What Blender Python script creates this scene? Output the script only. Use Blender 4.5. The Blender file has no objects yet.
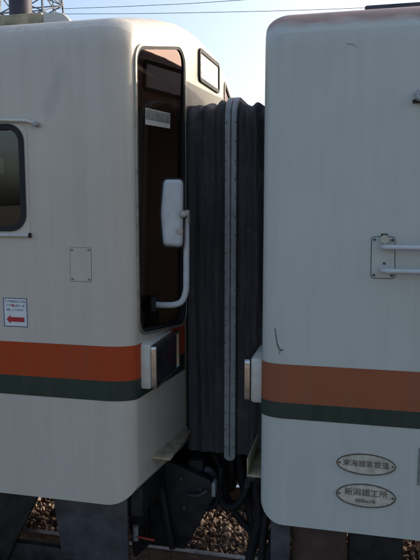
import bpy, bmesh, math, random
import numpy as np
from mathutils import Vector, Matrix, noise
random.seed(7)
SC = bpy.context.scene
R = math.radians

# ------------------------------------------------------------------ camera
cam_d = bpy.data.cameras.new('camera')
cam = bpy.data.objects.new('camera', cam_d)
SC.collection.objects.link(cam)
SC.camera = cam
cam_d.sensor_fit = 'VERTICAL'
cam_d.sensor_height = 36.0
cam_d.sensor_width = 27.0
cam_d.lens = 36.0 * 620 / 560
cam_d.clip_start = 0.05
cam_d.clip_end = 3000
cam.location = (0, 0, 2.55)
cam.rotation_euler = (R(90 - 6.9), 0, R(13))
SC.render.resolution_x, SC.render.resolution_y = 768, 1024

# ------------------------------------------------------------------ sky, sun, exposure
SUN_EL, SUN_AZ = 24.0, 42.0          # azimuth from +X (along the track) towards +Y (away)
w = bpy.data.worlds.new('World')
SC.world = w
w.use_nodes = True
nt = w.node_tree
sky = nt.nodes.new('ShaderNodeTexSky')
sky.sky_type = 'NISHITA'
sky.sun_disc = False
sky.sun_elevation = R(SUN_EL)
sky.sun_rotation = R(90 - SUN_AZ)
sky.air_density = 1.0
sky.dust_density = 4.5
sky.ozone_density = 1.5
bg = nt.nodes['Background']
bg.inputs['Strength'].default_value = 0.15
nt.links.new(sky.outputs[0], bg.inputs['Color'])
sl = bpy.data.lights.new('sun', 'SUN')
sl.energy = 2.0
sl.angle = R(0.53)
sl.color = (1.0, 0.90, 0.76)
sun = bpy.data.objects.new('sun', sl)
SC.collection.objects.link(sun)
S = Vector((math.cos(R(SUN_EL)) * math.cos(R(SUN_AZ)), math.cos(R(SUN_EL)) * math.sin(R(SUN_AZ)), math.sin(R(SUN_EL))))
sun.rotation_euler = S.to_track_quat('Z', 'Y').to_euler()
sun.location = S * 30
vs = SC.view_settings
vs.view_transform = 'Standard'
vs.look = 'None'
vs.exposure = 0.95
vs.gamma = 1.0
vs.use_curve_mapping = False
SC.cycles.max_bounces = 10
SC.cycles.transparent_max_bounces = 12
SC.cycles.caustics_reflective = False
SC.cycles.caustics_refractive = False

# ------------------------------------------------------------------ materials
def new_mat(name):
    m = bpy.data.materials.new(name)
    m.use_nodes = True
    t = m.node_tree
    b = t.nodes['Principled BSDF']
    return m, t, b

def N(t, typ, **kw):
    n = t.nodes.new(typ)
    for k, v in kw.items():
        setattr(n, k, v)
    return n

def noise_tex(t, vec, scale, detail=4, rough=0.55):
    n = N(t, 'ShaderNodeTexNoise')
    n.inputs['Scale'].default_value = scale
    n.inputs['Detail'].default_value = detail
    n.inputs['Roughness'].default_value = rough
    if vec is not None:
        t.links.new(vec, n.inputs['Vector'])
    return n.outputs['Fac']

def ramp(t, fac, a, b, ca=(0, 0, 0, 1), cb=(1, 1, 1, 1)):
    n = N(t, 'ShaderNodeValToRGB')
    n.color_ramp.elements[0].position = a
    n.color_ramp.elements[1].position = b
    n.color_ramp.elements[0].color = ca
    n.color_ramp.elements[1].color = cb
    t.links.new(fac, n.inputs[0])
    return n.outputs['Color']

def mixc(t, fac, a, b):
    n = N(t, 'ShaderNodeMix', data_type='RGBA')
    if isinstance(fac, (int, float)):
        n.inputs[0].default_value = fac
    else:
        t.links.new(fac, n.inputs[0])
    for i, v in ((6, a), (7, b)):
        if isinstance(v, tuple):
            n.inputs[i].default_value = v if len(v) == 4 else v + (1,)
        else:
            t.links.new(v, n.inputs[i])
    return n.outputs[2]

def math_n(t, op, a, b=None):
    n = N(t, 'ShaderNodeMath', operation=op)
    for i, v in ((0, a), (1, b)):
        if v is None:
            continue
        if isinstance(v, (int, float)):
            n.inputs[i].default_value = v
        else:
            t.links.new(v, n.inputs[i])
    return n.outputs[0]

def bump(t, b, h, strength=0.2, dist=0.01):
    n = N(t, 'ShaderNodeBump')
    n.inputs['Strength'].default_value = strength
    n.inputs['Distance'].default_value = dist
    t.links.new(h, n.inputs['Height'])
    t.links.new(n.outputs[0], b.inputs['Normal'])

def position(t, scale=(1, 1, 1)):
    g = N(t, 'ShaderNodeNewGeometry')
    mp = N(t, 'ShaderNodeMapping')
    mp.inputs['Scale'].default_value = scale
    t.links.new(g.outputs['Position'], mp.inputs['Vector'])
    return mp.outputs[0]

def paint(name, col, dirt=(0.25, 0.2, 0.15), amount=0.5, rough=0.38, wave=0.25, marks=(), spec=0.5):
    """old coach paint: faint rain streaks, dust, ripples in the sheet; marks = scuffs ((x0,z0),(x1,z1),width,colour,strength)"""
    m, t, b = new_mat(name)
    p = position(t)
    streak = noise_tex(t, position(t, (9, 9, 0.5)), 2.2, 5, 0.6)
    blot = noise_tex(t, p, 1.7, 6, 0.6)
    fine = noise_tex(t, p, 60, 3, 0.6)
    f = math_n(t, 'ADD', math_n(t, 'MULTIPLY', ramp(t, streak, 0.42, 0.75), 0.55), math_n(t, 'MULTIPLY', ramp(t, blot, 0.45, 0.8), 0.6))
    f = math_n(t, 'ADD', f, math_n(t, 'MULTIPLY', ramp(t, fine, 0.55, 0.75), 0.25))
    f = math_n(t, 'MULTIPLY', f, amount)
    c = mixc(t, f, col, dirt)
    # specks
    sp = ramp(t, noise_tex(t, p, 130, 1, 0.5), 0.735, 0.76)
    c = mixc(t, math_n(t, 'MULTIPLY', sp, 0.5), c, (0.12, 0.09, 0.07, 1))
    g = N(t, 'ShaderNodeNewGeometry')
    sx = N(t, 'ShaderNodeSeparateXYZ')
    t.links.new(g.outputs['Position'], sx.inputs[0])
    for (a, e, wd, mc, st) in marks:
        ax, az = a
        dx, dz = e[0] - ax, e[1] - az
        L = math.hypot(dx, dz)
        ux, uz = dx / L, dz / L
        px = math_n(t, 'SUBTRACT', sx.outputs[0], ax)
        pz = math_n(t, 'SUBTRACT', sx.outputs[2], az)
        al = math_n(t, 'ADD', math_n(t, 'MULTIPLY', px, ux), math_n(t, 'MULTIPLY', pz, uz))
        cl = math_n(t, 'MINIMUM', math_n(t, 'MAXIMUM', al, 0.0), L)
        qx = math_n(t, 'SUBTRACT', px, math_n(t, 'MULTIPLY', cl, ux))
        qz = math_n(t, 'SUBTRACT', pz, math_n(t, 'MULTIPLY', cl, uz))
        dd = math_n(t, 'SQRT', math_n(t, 'ADD', math_n(t, 'MULTIPLY', qx, qx), math_n(t, 'MULTIPLY', qz, qz)))
        wob = math_n(t, 'MULTIPLY', math_n(t, 'SUBTRACT', noise_tex(t, p, 2.0 / wd * 0.35, 3), 0.5), wd * 1.2)
        dd = math_n(t, 'DIVIDE', math_n(t, 'ADD', dd, wob), wd)
        k = ramp(t, dd, 0.25, 1.0, (1, 1, 1, 1), (0, 0, 0, 1))
        c = mixc(t, math_n(t, 'MULTIPLY', k, st), c, mc)
    t.links.new(c, b.inputs['Base Color'])
    b.inputs['Specular IOR Level'].default_value = spec
    rr = math_n(t, 'ADD', math_n(t, 'MULTIPLY', f, 0.5), rough)
    t.links.new(rr, b.inputs['Roughness'])
    h = math_n(t, 'ADD', noise_tex(t, position(t, (1, 1, 0.7)), 2.6, 2, 0.4), math_n(t, 'MULTIPLY', noise_tex(t, p, 220, 2), 0.004))
    bump(t, b, h, wave, 0.02)
    return m

def simple(name, col, rough=0.5, metal=0.0, var=0.25, scale=18, bmp=0.0, dark=None):
    m, t, b = new_mat(name)
    p = position(t)
    n = noise_tex(t, p, scale, 5, 0.6)
    d = dark or tuple(x * (1 - var * 1.6) for x in col)
    l = tuple(min(1, x * (1 + var * 0.5)) for x in col)
    c = mixc(t, ramp(t, n, 0.3, 0.7), d + (1,), l + (1,))
    t.links.new(c, b.inputs['Base Color'])
    b.inputs['Metallic'].default_value = metal
    t.links.new(math_n(t, 'ADD', math_n(t, 'MULTIPLY', n, 0.25), rough - 0.12), b.inputs['Roughness'])
    if bmp:
        bump(t, b, noise_tex(t, p, scale * 3, 4), bmp, 0.005)
    return m

def glass(name, tint, refl=(1.0, 1.0, 1.0)):
    m, t, b = new_mat(name)
    t.nodes.remove(b)
    o = t.nodes['Material Output']
    tr = N(t, 'ShaderNodeBsdfTransparent')
    tr.inputs[0].default_value = tint + (1,)
    gl = N(t, 'ShaderNodeBsdfGlossy')
    gl.inputs['Roughness'].default_value = 0.015
    gl.inputs['Color'].default_value = refl + (1,)
    fr = N(t, 'ShaderNodeFresnel')
    fr.inputs['IOR'].default_value = 1.5
    bm_ = N(t, 'ShaderNodeBump')
    bm_.inputs['Strength'].default_value = 0.05
    bm_.inputs['Distance'].default_value = 0.01
    t.links.new(noise_tex(t, position(t), 3.0, 2), bm_.inputs['Height'])
    t.links.new(bm_.outputs[0], gl.inputs['Normal'])
    mx = N(t, 'ShaderNodeMixShader')
    gb = N(t, 'ShaderNodeNewGeometry')      # the pane has two faces: reflect once, at the outer one
    fac = math_n(t, 'MULTIPLY', math_n(t, 'MULTIPLY', fr.outputs[0], math_n(t, 'SUBTRACT', 1.0, gb.outputs['Backfacing'])), 1.6)
    t.links.new(math_n(t, 'MINIMUM', fac, 1.0), mx.inputs[0])
    t.links.new(tr.outputs[0], mx.inputs[1])
    t.links.new(gl.outputs[0], mx.inputs[2])
    t.links.new(mx.outputs[0], o.inputs['Surface'])
    return m

M = {}
M['white_left'] = paint('ivory_coach_paint', (0.53, 0.48, 0.405, 1), amount=0.28, rough=0.3, wave=0.4,
                        marks=[((-1.615, 3.30), (-1.70, 3.08), 0.055, (0.22, 0.21, 0.22, 1), 0.24)])
M['white_right'] = paint('ivory_coach_paint_weathered', (0.49, 0.505, 0.455, 1), amount=0.26, rough=0.32, wave=0.4,
                         marks=[((-0.40, 1.88), (-0.388, 1.80), 0.005, (0.03, 0.03, 0.03, 1), 0.95),
                                ((-0.388, 1.80), (-0.366, 1.762), 0.005, (0.03, 0.03, 0.03, 1), 0.95),
                                ((-0.372, 1.768), (-0.352, 1.768), 0.004, (0.03, 0.03, 0.03, 1), 0.9),
                                ((-0.388, 1.80), (-0.372, 1.742), 0.004, (0.04, 0.04, 0.04, 1), 0.8),
                                ((-0.057, 3.352), (-0.030, 3.347), 0.004, (0.05, 0.05, 0.05, 1), 0.7),
                                ((-0.032, 3.348), (-0.008, 3.334), 0.003, (0.05, 0.05, 0.05, 1), 0.6)])
M['roof_ivory'] = paint('roof_paint_ivory', (0.60, 0.565, 0.50, 1), amount=0.6, rough=0.5)
def rust_roof():
    m, t, b = new_mat('ivory_roof_edge_with_rust')
    p = position(t)
    g = N(t, 'ShaderNodeNewGeometry')
    sx = N(t, 'ShaderNodeSeparateXYZ')
    t.links.new(g.outputs['Position'], sx.inputs[0])
    n = noise_tex(t, position(t, (1.0, 2.0, 2.0)), 5, 6, 0.65)
    z = math_n(t, 'ADD', math_n(t, 'SUBTRACT', sx.outputs[2], 3.445), math_n(t, 'MULTIPLY', math_n(t, 'SUBTRACT', n, 0.5), 0.09))
    f = ramp(t, math_n(t, 'MULTIPLY', z, 10.0), 0.0, 0.45)
    rc = mixc(t, ramp(t, noise_tex(t, p, 9, 5), 0.35, 0.7), (0.23, 0.075, 0.04, 1), (0.42, 0.165, 0.095, 1))
    c = mixc(t, math_n(t, 'MULTIPLY', f, 0.7), (0.49, 0.505, 0.455, 1), rc)
    t.links.new(c, b.inputs['Base Color'])
    b.inputs['Roughness'].default_value = 0.5
    return m
M['roof_rust'] = rust_roof()
M['orange'] = paint('orange_stripe_paint', (0.38, 0.050, 0.010, 1), spec=0.25, amount=0.5, dirt=(0.20, 0.085, 0.05))
M['orange_faded'] = paint('orange_stripe_paint_faded', (0.29, 0.086, 0.036, 1), spec=0.3, amount=0.5, dirt=(0.19, 0.10, 0.065))
M['green'] = paint('dark_green_stripe_paint', (0.012, 0.030, 0.021, 1), amount=0.5, dirt=(0.05, 0.05, 0.04))
M['end_brown_shade'] = simple('brown_end_paint_with_shade', (0.055, 0.036, 0.020), 0.45, 0, 0.4, 9)  # brown tone darkened to carry the cast shadow on the left end
M['seam'] = simple('dusty_seam', (0.22, 0.21, 0.19), 0.7, 0, 0.3, 30)
M['end_maroon'] = simple('faded_maroon_end_paint', (0.22, 0.13, 0.105), 0.5, 0, 0.3, 9)
M['notice_ink'] = simple('faded_notice_print', (0.16, 0.18, 0.175), 0.5, 0, 0.35, 40)
M['rubber'] = simple('black_rubber', (0.012, 0.011, 0.013), 0.75, 0, 0.3, 30)
M['trim'] = simple('dull_aluminium_trim', (0.42, 0.39, 0.33), 0.42, 0.6, 0.25, 25)
M['chrome'] = simple('worn_chrome', (0.6, 0.58, 0.54), 0.22, 1.0, 0.2, 30)
M['cream'] = simple('cream_enamel', (0.60, 0.57, 0.49), 0.4, 0, 0.12, 14)
M['grey_metal'] = simple('grey_painted_metal', (0.34, 0.35, 0.345), 0.5, 0.1, 0.18, 16)
M['lightgrey'] = simple('light_grey_plastic', (0.52, 0.53, 0.53), 0.4, 0, 0.1, 14)
M['dark'] = simple('oily_black_steel', (0.022, 0.021, 0.021), 0.6, 0.2, 0.5, 12, 0.2)
M['darkblue'] = simple('dark_blue_grey_steel', (0.07, 0.068, 0.075), 0.55, 0.1, 0.35, 9, 0.1)
M['rustbox'] = simple('rust_stained_steel', (0.085, 0.045, 0.032), 0.65, 0.1, 0.6, 7, 0.2, dark=(0.03, 0.022, 0.02))
M['tan'] = simple('worn_tan_step', (0.42, 0.35, 0.22), 0.6, 0.1, 0.35, 12, 0.15)
M['glass_dark'] = glass('bronze_tinted_glass', (0.82, 0.75, 0.71), (0.50, 0.38, 0.37))
M['glass_side'] = glass('smoked_side_glass', (0.2, 0.215, 0.22))
M['glass_clear'] = glass('clear_side_glass', (0.9, 0.91, 0.88))
M['lens'] = glass('lamp_cover_glass', (0.75, 0.76, 0.8))
M['lamp_back'] = simple('lamp_housing_inside', (0.10, 0.10, 0.11), 0.5, 0.2, 0.2, 20)
M['sticker_white'] = simple('sticker_white', (0.66, 0.68, 0.67), 0.4, 0, 0.06, 20)
M['ink_blue'] = simple('sticker_blue_ink', (0.03, 0.06, 0.16), 0.5, 0, 0.1, 20)
M['ink_red'] = simple('sticker_red_ink', (0.42, 0.02, 0.03), 0.5, 0, 0.15, 20)
M['display'] = simple('blank_display_white', (0.62, 0.66, 0.68), 0.35, 0, 0.05, 8)
M['display_ink'] = simple('faded_display_ink', (0.36, 0.40, 0.44), 0.5, 0, 0.05, 8)
M['bronze'] = simple('cast_bronze_plate', (0.56, 0.52, 0.42), 0.55, 0.1, 0.25, 22)
M['bronze_dark'] = simple('tarnished_relief', (0.14, 0.105, 0.075), 0.55, 0.25, 0.25, 40)
M['seat_green'] = simple('dull_green_moquette', (0.05, 0.075, 0.05), 0.85, 0, 0.2, 40)
M['cab_wall'] = simple('cab_lining_grey_green', (0.36, 0.36, 0.34), 0.6, 0, 0.15, 6)
M['cab_brown'] = simple('cab_bulkhead_grey', (0.24, 0.225, 0.215), 0.6, 0, 0.2, 6)
M['paper'] = simple('paper_notice', (0.42, 0.45, 0.44), 0.6, 0, 0.1, 22)
M['tower'] = simple('galvanised_lattice', (0.16, 0.18, 0.21), 0.5, 0.4, 0.15, 3)
M['cable'] = simple('black_cable', (0.02, 0.02, 0.022), 0.6, 0, 0.1, 3)
M['stack'] = simple('sooty_exhaust', (0.035, 0.030, 0.05), 0.6, 0.2, 0.3, 10)
M['rail_side'] = simple('rusty_rail', (0.13, 0.075, 0.05), 0.7, 0.2, 0.4, 25, 0.2)
M['rail_top'] = simple('polished_rail_head', (0.42, 0.45, 0.52), 0.3, 1.0, 0.2, 12)
M['concrete'] = simple('sleeper_concrete', (0.24, 0.21, 0.18), 0.85, 0, 0.3, 14, 0.3)
M['lamp_red'] = simple('red_tail_lens', (0.25, 0.01, 0.01), 0.2, 0, 0.1, 8)
M['lamp_clear'] = simple('lamp_reflector', (0.5, 0.5, 0.5), 0.15, 1.0, 0.1, 8)
M['red_cock'] = simple('red_valve_handle', (0.45, 0.05, 0.03), 0.4, 0, 0.15, 20)

def bellows_mat():
    m, t, b = new_mat('black_bellows_canvas')
    p = position(t)
    n = noise_tex(t, position(t, (6, 6, 0.8)), 3, 5, 0.6)
    c = mixc(t, ramp(t, n, 0.35, 0.75), (0.055, 0.053, 0.055, 1), (0.092, 0.087, 0.086, 1))
    d = ramp(t, noise_tex(t, p, 6, 5, 0.65), 0.55, 0.8)
    c = mixc(t, math_n(t, 'MULTIPLY', d, 0.5), c, (0.17, 0.145, 0.12, 1))
    t.links.new(c, b.inputs['Base Color'])
    b.inputs['Roughness'].default_value = 0.78
    b.inputs['Specular IOR Level'].default_value = 0.25
    h = math_n(t, 'ADD', noise_tex(t, position(t, (1, 1, 0.2)), 26, 4), math_n(t, 'MULTIPLY', noise_tex(t, p, 300, 2), 0.1))
    h = math_n(t, 'ADD', h, math_n(t, 'MULTIPLY', noise_tex(t, position(t, (0.7, 0.7, 1.2)), 16, 5, 0.65), 0.7))
    bump(t, b, h, 0.8, 0.012)
    return m
M['bellows'] = bellows_mat()

def ballast_mat():
    m, t, b = new_mat('crushed_stone_ballast')
    g = N(t, 'ShaderNodeNewGeometry')
    r = N(t, 'ShaderNodeValToRGB')
    cr = r.color_ramp
    cr.elements[0].position, cr.elements[0].color = 0.0, (0.11, 0.08, 0.065, 1)
    cr.elements[1].position, cr.elements[1].color = 1.0, (0.50, 0.41, 0.34, 1)
    for ps, cc in ((0.3, (0.20, 0.135, 0.11, 1)), (0.55, (0.28, 0.205, 0.165, 1)), (0.8, (0.38, 0.275, 0.215, 1))):
        e = cr.elements.new(ps)
        e.color = cc
    t.links.new(g.outputs['Random Per Island'], r.inputs[0])
    n = noise_tex(t, position(t), 45, 4)
    c = mixc(t, math_n(t, 'MULTIPLY', ramp(t, n, 0.4, 0.7), 0.4), r.outputs[0], (0.10, 0.065, 0.045, 1))
    t.links.new(c, b.inputs['Base Color'])
    b.inputs['Roughness'].default_value = 0.85
    return m
M['ballast'] = ballast_mat()

def ground_mat():
    m, t, b = new_mat('gravelly_dirt')
    p = position(t)
    v = N(t, 'ShaderNodeTexVoronoi')
    v.inputs['Scale'].default_value = 22
    t.links.new(p, v.inputs['Vector'])
    c = mixc(t, ramp(t, noise_tex(t, p, 0.6, 6), 0.35, 0.7), (0.10, 0.075, 0.055, 1), (0.20, 0.155, 0.115, 1))
    c = mixc(t, 0.35, c, mixc(t, v.outputs['Color'], (0.08, 0.055, 0.04, 1), (0.26, 0.2, 0.15, 1)))
    t.links.new(c, b.inputs['Base Color'])
    b.inputs['Roughness'].default_value = 0.9
    bump(t, b, v.outputs['Distance'], 0.6, 0.03)
    return m
M['ground'] = ground_mat()

# ------------------------------------------------------------------ object helpers
def empty(name, loc, label, cat, group=None):
    o = bpy.data.objects.new(name, None)
    SC.collection.objects.link(o)
    o.location = loc
    o.empty_display_size = 0.2
    o['label'] = label
    o['category'] = cat
    if group:
        o['group'] = group
    return o

def link(name, mesh, mat, parent=None, label=None):
    o = bpy.data.objects.new(name, mesh)
    SC.collection.objects.link(o)
    if mat is not None:
        mesh.materials.clear()
        mesh.materials.append(mat)
    if parent is not None:
        o.parent = parent
        if parent.type == 'EMPTY':
            o.matrix_parent_inverse = Matrix.Translation(-Vector(parent.location))
    if label:
        o['label'] = label
    return o

def finish(bm, name, mat, parent=None, label=None, smooth=None, bevel=0.0):
    if bevel:
        bmesh.ops.recalc_face_normals(bm, faces=bm.faces)
        bm.normal_update()
        es = [e for e in bm.edges if len(e.link_faces) == 2 and e.calc_face_angle(0) > 0.6]
        bmesh.ops.bevel(bm, geom=es, offset=bevel, segments=2, affect='EDGES', profile=0.5, clamp_overlap=True)
    bmesh.ops.recalc_face_normals(bm, faces=bm.faces)
    me = bpy.data.meshes.new(name)
    bm.to_mesh(me)
    bm.free()
    if smooth is not None:
        for p in me.polygons:
            p.use_smooth = True
        me.set_sharp_from_angle(angle=R(smooth))
    return link(name, me, mat, parent, label)

def box(bm, x0, x1, y0, y1, z0, z1):
    vs_ = [bm.verts.new(c) for c in ((x0, y0, z0), (x1, y0, z0), (x1, y1, z0), (x0, y1, z0), (x0, y0, z1), (x1, y0, z1), (x1, y1, z1), (x0, y1, z1))]
    for f in ((0, 3, 2, 1), (4, 5, 6, 7), (0, 1, 5, 4), (1, 2, 6, 5), (2, 3, 7, 6), (3, 0, 4, 7)):
        bm.faces.new([vs_[i] for i in f])

def B(name, mat, parent, x0, x1, y0, y1, z0, z1, bevel=0.004, label=None):
    bm = bmesh.new()
    box(bm, x0, x1, y0, y1, z0, z1)
    return finish(bm, name, mat, parent, label, 35, bevel)

def catmull(pts, n=8):
    pts = [Vector(p) for p in pts]
    P = [pts[0] * 2 - pts[1]] + pts + [pts[-1] * 2 - pts[-2]]
    out = []
    for i in range(1, len(P) - 2):
        for k in range(n):
            t = k / n
            a, b_, c, d = P[i - 1], P[i], P[i + 1], P[i + 2]
            out.append(0.5 * ((2 * b_) + (c - a) * t + (2 * a - 5 * b_ + 4 * c - d) * t * t + (3 * b_ - a - 3 * c + d) * t ** 3))
    out.append(pts[-1])
    return out

def tube(bm, pts, r, seg=10, r2=None):
    pts = [Vector(p) for p in pts]
    n = len(pts)
    rings = []
    up = Vector((0.13, 0.31, 0.94)).normalized()
    for i, p in enumerate(pts):
        d = (pts[min(i + 1, n - 1)] - pts[max(i - 1, 0)]).normalized()
        a = up - d * up.dot(d)
        if a.length < 1e-3:
            a = d.orthogonal()
        a.normalize()
        up = a
        b_ = d.cross(a)
        rr = r if r2 is None else r + (r2 - r) * i / (n - 1)
        rings.append([bm.verts.new(p + (a * math.cos(2 * math.pi * k / seg) + b_ * math.sin(2 * math.pi * k / seg)) * rr) for k in range(seg)])
    for i in range(n - 1):
        for k in range(seg):
            bm.faces.new((rings[i][k], rings[i][(k + 1) % seg], rings[i + 1][(k + 1) % seg], rings[i + 1][k]))
    bm.faces.new(rings[0][::-1])
    bm.faces.new(rings[-1])

def T(name, mat, parent, pts, r, seg=12, label=None, r2=None):
    bm = bmesh.new()
    tube(bm, pts, r, seg, r2)
    return finish(bm, name, mat, parent, label, 50)

def round_poly(pts, r, n=6):
    out = []
    k = len(pts)
    rs = r if isinstance(r, (list, tuple)) else [r] * k
    for i in range(k):
        p = Vector(pts[i]).to_2d() if len(pts[i]) == 3 else Vector(pts[i])
        a, b_ = Vector(pts[i - 1]), Vector(pts[(i + 1) % k])
        u, v = (a - p).normalized(), (b_ - p).normalized()
        rr = rs[i]
        ang = math.acos(max(-1, min(1, u.dot(v))))
        if rr < 1e-5 or ang > 3.1:
            out.append(tuple(p))
            continue
        d = rr / math.tan(ang / 2)
        p1, p2 = p + u * d, p + v * d
        c = p + (u + v).normalized() * (rr / math.sin(ang / 2))
        a0 = math.atan2(p1.y - c.y, p1.x - c.x)
        a1 = math.atan2(p2.y - c.y, p2.x - c.x)
        da = (a1 - a0 + math.pi) % (2 * math.pi) - math.pi
        for j in range(n + 1):
            t = a0 + da * j / n
            out.append((c.x + rr * math.cos(t), c.y + rr * math.sin(t)))
    return out

def offset_poly(pts, d):
    """positive d grows the polygon"""
    k = len(pts)
    area = sum(pts[i - 1][0] * pts[i][1] - pts[i][0] * pts[i - 1][1] for i in range(k))
    s = 1 if area > 0 else -1
    out = []
    for i in range(k):
        p = Vector(pts[i])
        e1 = (p - Vector(pts[i - 1]))
        e2 = (Vector(pts[(i + 1) % k]) - p)
        n1 = Vector((e1.y, -e1.x)).normalized() * s
        n2 = Vector((e2.y, -e2.x)).normalized() * s
        m = n1 + n2
        m = m / max(0.3, m.length_squared) * 2 if m.length > 1e-6 else n1
        q = p + m * d
        out.append((q.x, q.y))
    return out

def slab(bm, poly, mp, d0, d1):
    a = [bm.verts.new(mp(u, v, d0)) for u, v in poly]
    b_ = [bm.verts.new(mp(u, v, d1)) for u, v in poly]
    k = len(poly)
    bm.faces.new(a)
    bm.faces.new(b_[::-1])
    for i in range(k):
        j = (i + 1) % k
        bm.faces.new((a[i], b_[i], b_[j], a[j]))

def ring(bm, po, pi, mp, d0, d1):
    k = len(po)
    v = [[bm.verts.new(mp(u, w_, d)) for u, w_ in p] for p in (po, pi) for d in (d0, d1)]
    o0, o1, i0, i1 = v
    for i in range(k):
        j = (i + 1) % k
        bm.faces.new((o0[i], o0[j], o1[j], o1[i]))
        bm.faces.new((i0[j], i0[i], i1[i], i1[j]))
        bm.faces.new((o1[i], o1[j], i1[j], i1[i]))
        bm.faces.new((o0[j], o0[i], i0[i], i0[j]))

def SLAB(name, mat, parent, poly, mp, d0, d1, label=None, smooth=30, bevel=0.0):
    bm = bmesh.new()
    slab(bm, poly, mp, d0, d1)
    return finish(bm, name, mat, parent, label, smooth, bevel)

def RING(name, mat, parent, poly, wi, wo, mp, d0, d1, label=None, bevel=0.0):
    bm = bmesh.new()
    ring(bm, offset_poly(poly, wo), offset_poly(poly, wi), mp, d0, d1)
    return finish(bm, name, mat, parent, label, 35, bevel)

def text_mesh(name, body, size, mat, parent, mp, cx, cz, d, bold=0.0, depth=0.0, sx=1.0, label=None):
    cu = bpy.data.curves.new(name, 'FONT')
    cu.body = body
    cu.size = size
    cu.align_x = 'CENTER'
    cu.align_y = 'CENTER'
    cu.offset = bold
    cu.extrude = depth
    cu.resolution_u = 3
    o = bpy.data.objects.new(name, cu)
    SC.collection.objects.link(o)
    dg = bpy.context.evaluated_depsgraph_get()
    me = bpy.data.meshes.new_from_object(o.evaluated_get(dg))
    bpy.data.objects.remove(o)
    bpy.data.curves.remove(cu)
    for v in me.vertices:
        v.co = Vector(mp(cx + v.co.x * sx, cz + v.co.y, d + v.co.z))
    me.name = name
    return link(name, me, mat, parent, label)

# ------------------------------------------------------------------ setting: ground, ballast, track
YC = 4.75                                   # centre line of the track
bm = bmesh.new()
g = 1500
vsq = [bm.verts.new(c) for c in ((-g, -g, -0.42), (g, -g, -0.42), (g, g, -0.42), (-g, g, -0.42))]
bm.faces.new(vsq)
o = finish(bm, 'ground', M['ground'])
o['kind'] = 'structure'

bm = bmesh.new()                            # ballast bed: a low bank under the stones
prof = [(0.6, -0.415), (1.6, -0.40), (2.6, -0.25), (3.4, -0.195), (6.1, -0.195), (7.0, -0.25), (8.2, -0.41)]
a = [bm.verts.new((-40, y, z)) for y, z in prof]
b_ = [bm.verts.new((40, y, z)) for y, z in prof]
for i in range(len(prof) - 1):
    bm.faces.new((a[i], b_[i], b_[i + 1], a[i + 1]))
o = finish(bm, 'ballast_bed', M['ground'])
o['kind'] = 'structure'

def stones(n, x0, x1, y0, y1, smin, smax, seed):
    rng = np.random.default_rng(seed)
    ph = (1 + 5 ** 0.5) / 2
    ico = np.array([(-1, ph, 0), (1, ph, 0), (-1, -ph, 0), (1, -ph, 0), (0, -1, ph), (0, 1, ph), (0, -1, -ph), (0, 1, -ph), (ph, 0, -1), (ph, 0, 1), (-ph, 0, -1), (-ph, 0, 1)]) / 1.9
    fc = np.array([(0, 11, 5), (0, 5, 1), (0, 1, 7), (0, 7, 10), (0, 10, 11), (1, 5, 9), (5, 11, 4), (11, 10, 2), (10, 7, 6), (7, 1, 8), (3, 9, 4), (3, 4, 2), (3, 2, 6), (3, 6, 8), (3, 8, 9), (4, 9, 5), (2, 4, 11), (6, 2, 10), (8, 6, 7), (9, 8, 1)])
    V = np.repeat(ico[None], n, 0) * rng.uniform(0.5, 1.35, (n, 12, 1))
    V = V * rng.uniform(0.5, 1.4, (n, 1, 3))
    q = rng.normal(size=(n, 4))
    q /= np.linalg.norm(q, axis=1)[:, None]
    w_, x, y, z = q.T
    Rm = np.stack([1 - 2 * (y * y + z * z), 2 * (x * y - z * w_), 2 * (x * z + y * w_), 2 * (x * y + z * w_), 1 - 2 * (x * x + z * z), 2 * (y * z - x * w_), 2 * (x * z - y * w_), 2 * (y * z + x * w_), 1 - 2 * (x * x + y * y)], 1).reshape(n, 3, 3)
    V = np.einsum('nij,nkj->nki', Rm, V) * rng.uniform(smin, smax, (n, 1, 1))
    px, py = rng.uniform(x0, x1, n), rng.uniform(y0, y1, n)
    base = np.interp(py, [0.6, 1.6, 2.6, 3.4, 6.1, 7.0, 8.2], [-0.40, -0.38, -0.23, -0.175, -0.175, -0.23, -0.40])
    base = base + 0.02 * np.sin(px * 3.1) * np.sin(py * 4.3)
    pz = base + rng.uniform(-0.03, 0.03, n)
    V += np.stack([px, py, pz], 1)[:, None, :]
    me = bpy.data.meshes.new('ballast')
    nv, nf = n * 12, n * 20
    F = (fc[None] + (np.arange(n) * 12)[:, None, None]).reshape(-1)
    me.vertices.add(nv)
    me.vertices.foreach_set('co', V.reshape(-1))
    me.loops.add(nf * 3)
    me.loops.foreach_set('vertex_index', F)
    me.polygons.add(nf)
    me.polygons.foreach_set('loop_start', np.arange(nf) * 3)
    me.update(calc_edges=True)
    me.validate()
    me.shade_flat()
    return me
me = stones(62000, -5.2, 2.6, 2.9, 8.0, 0.010, 0.031, 3)
o = link('ballast', me, M['ballast'])
o['kind'] = 'stuff'
o['label'] = 'brown crushed stone ballast lying between and around the rails'

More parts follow.
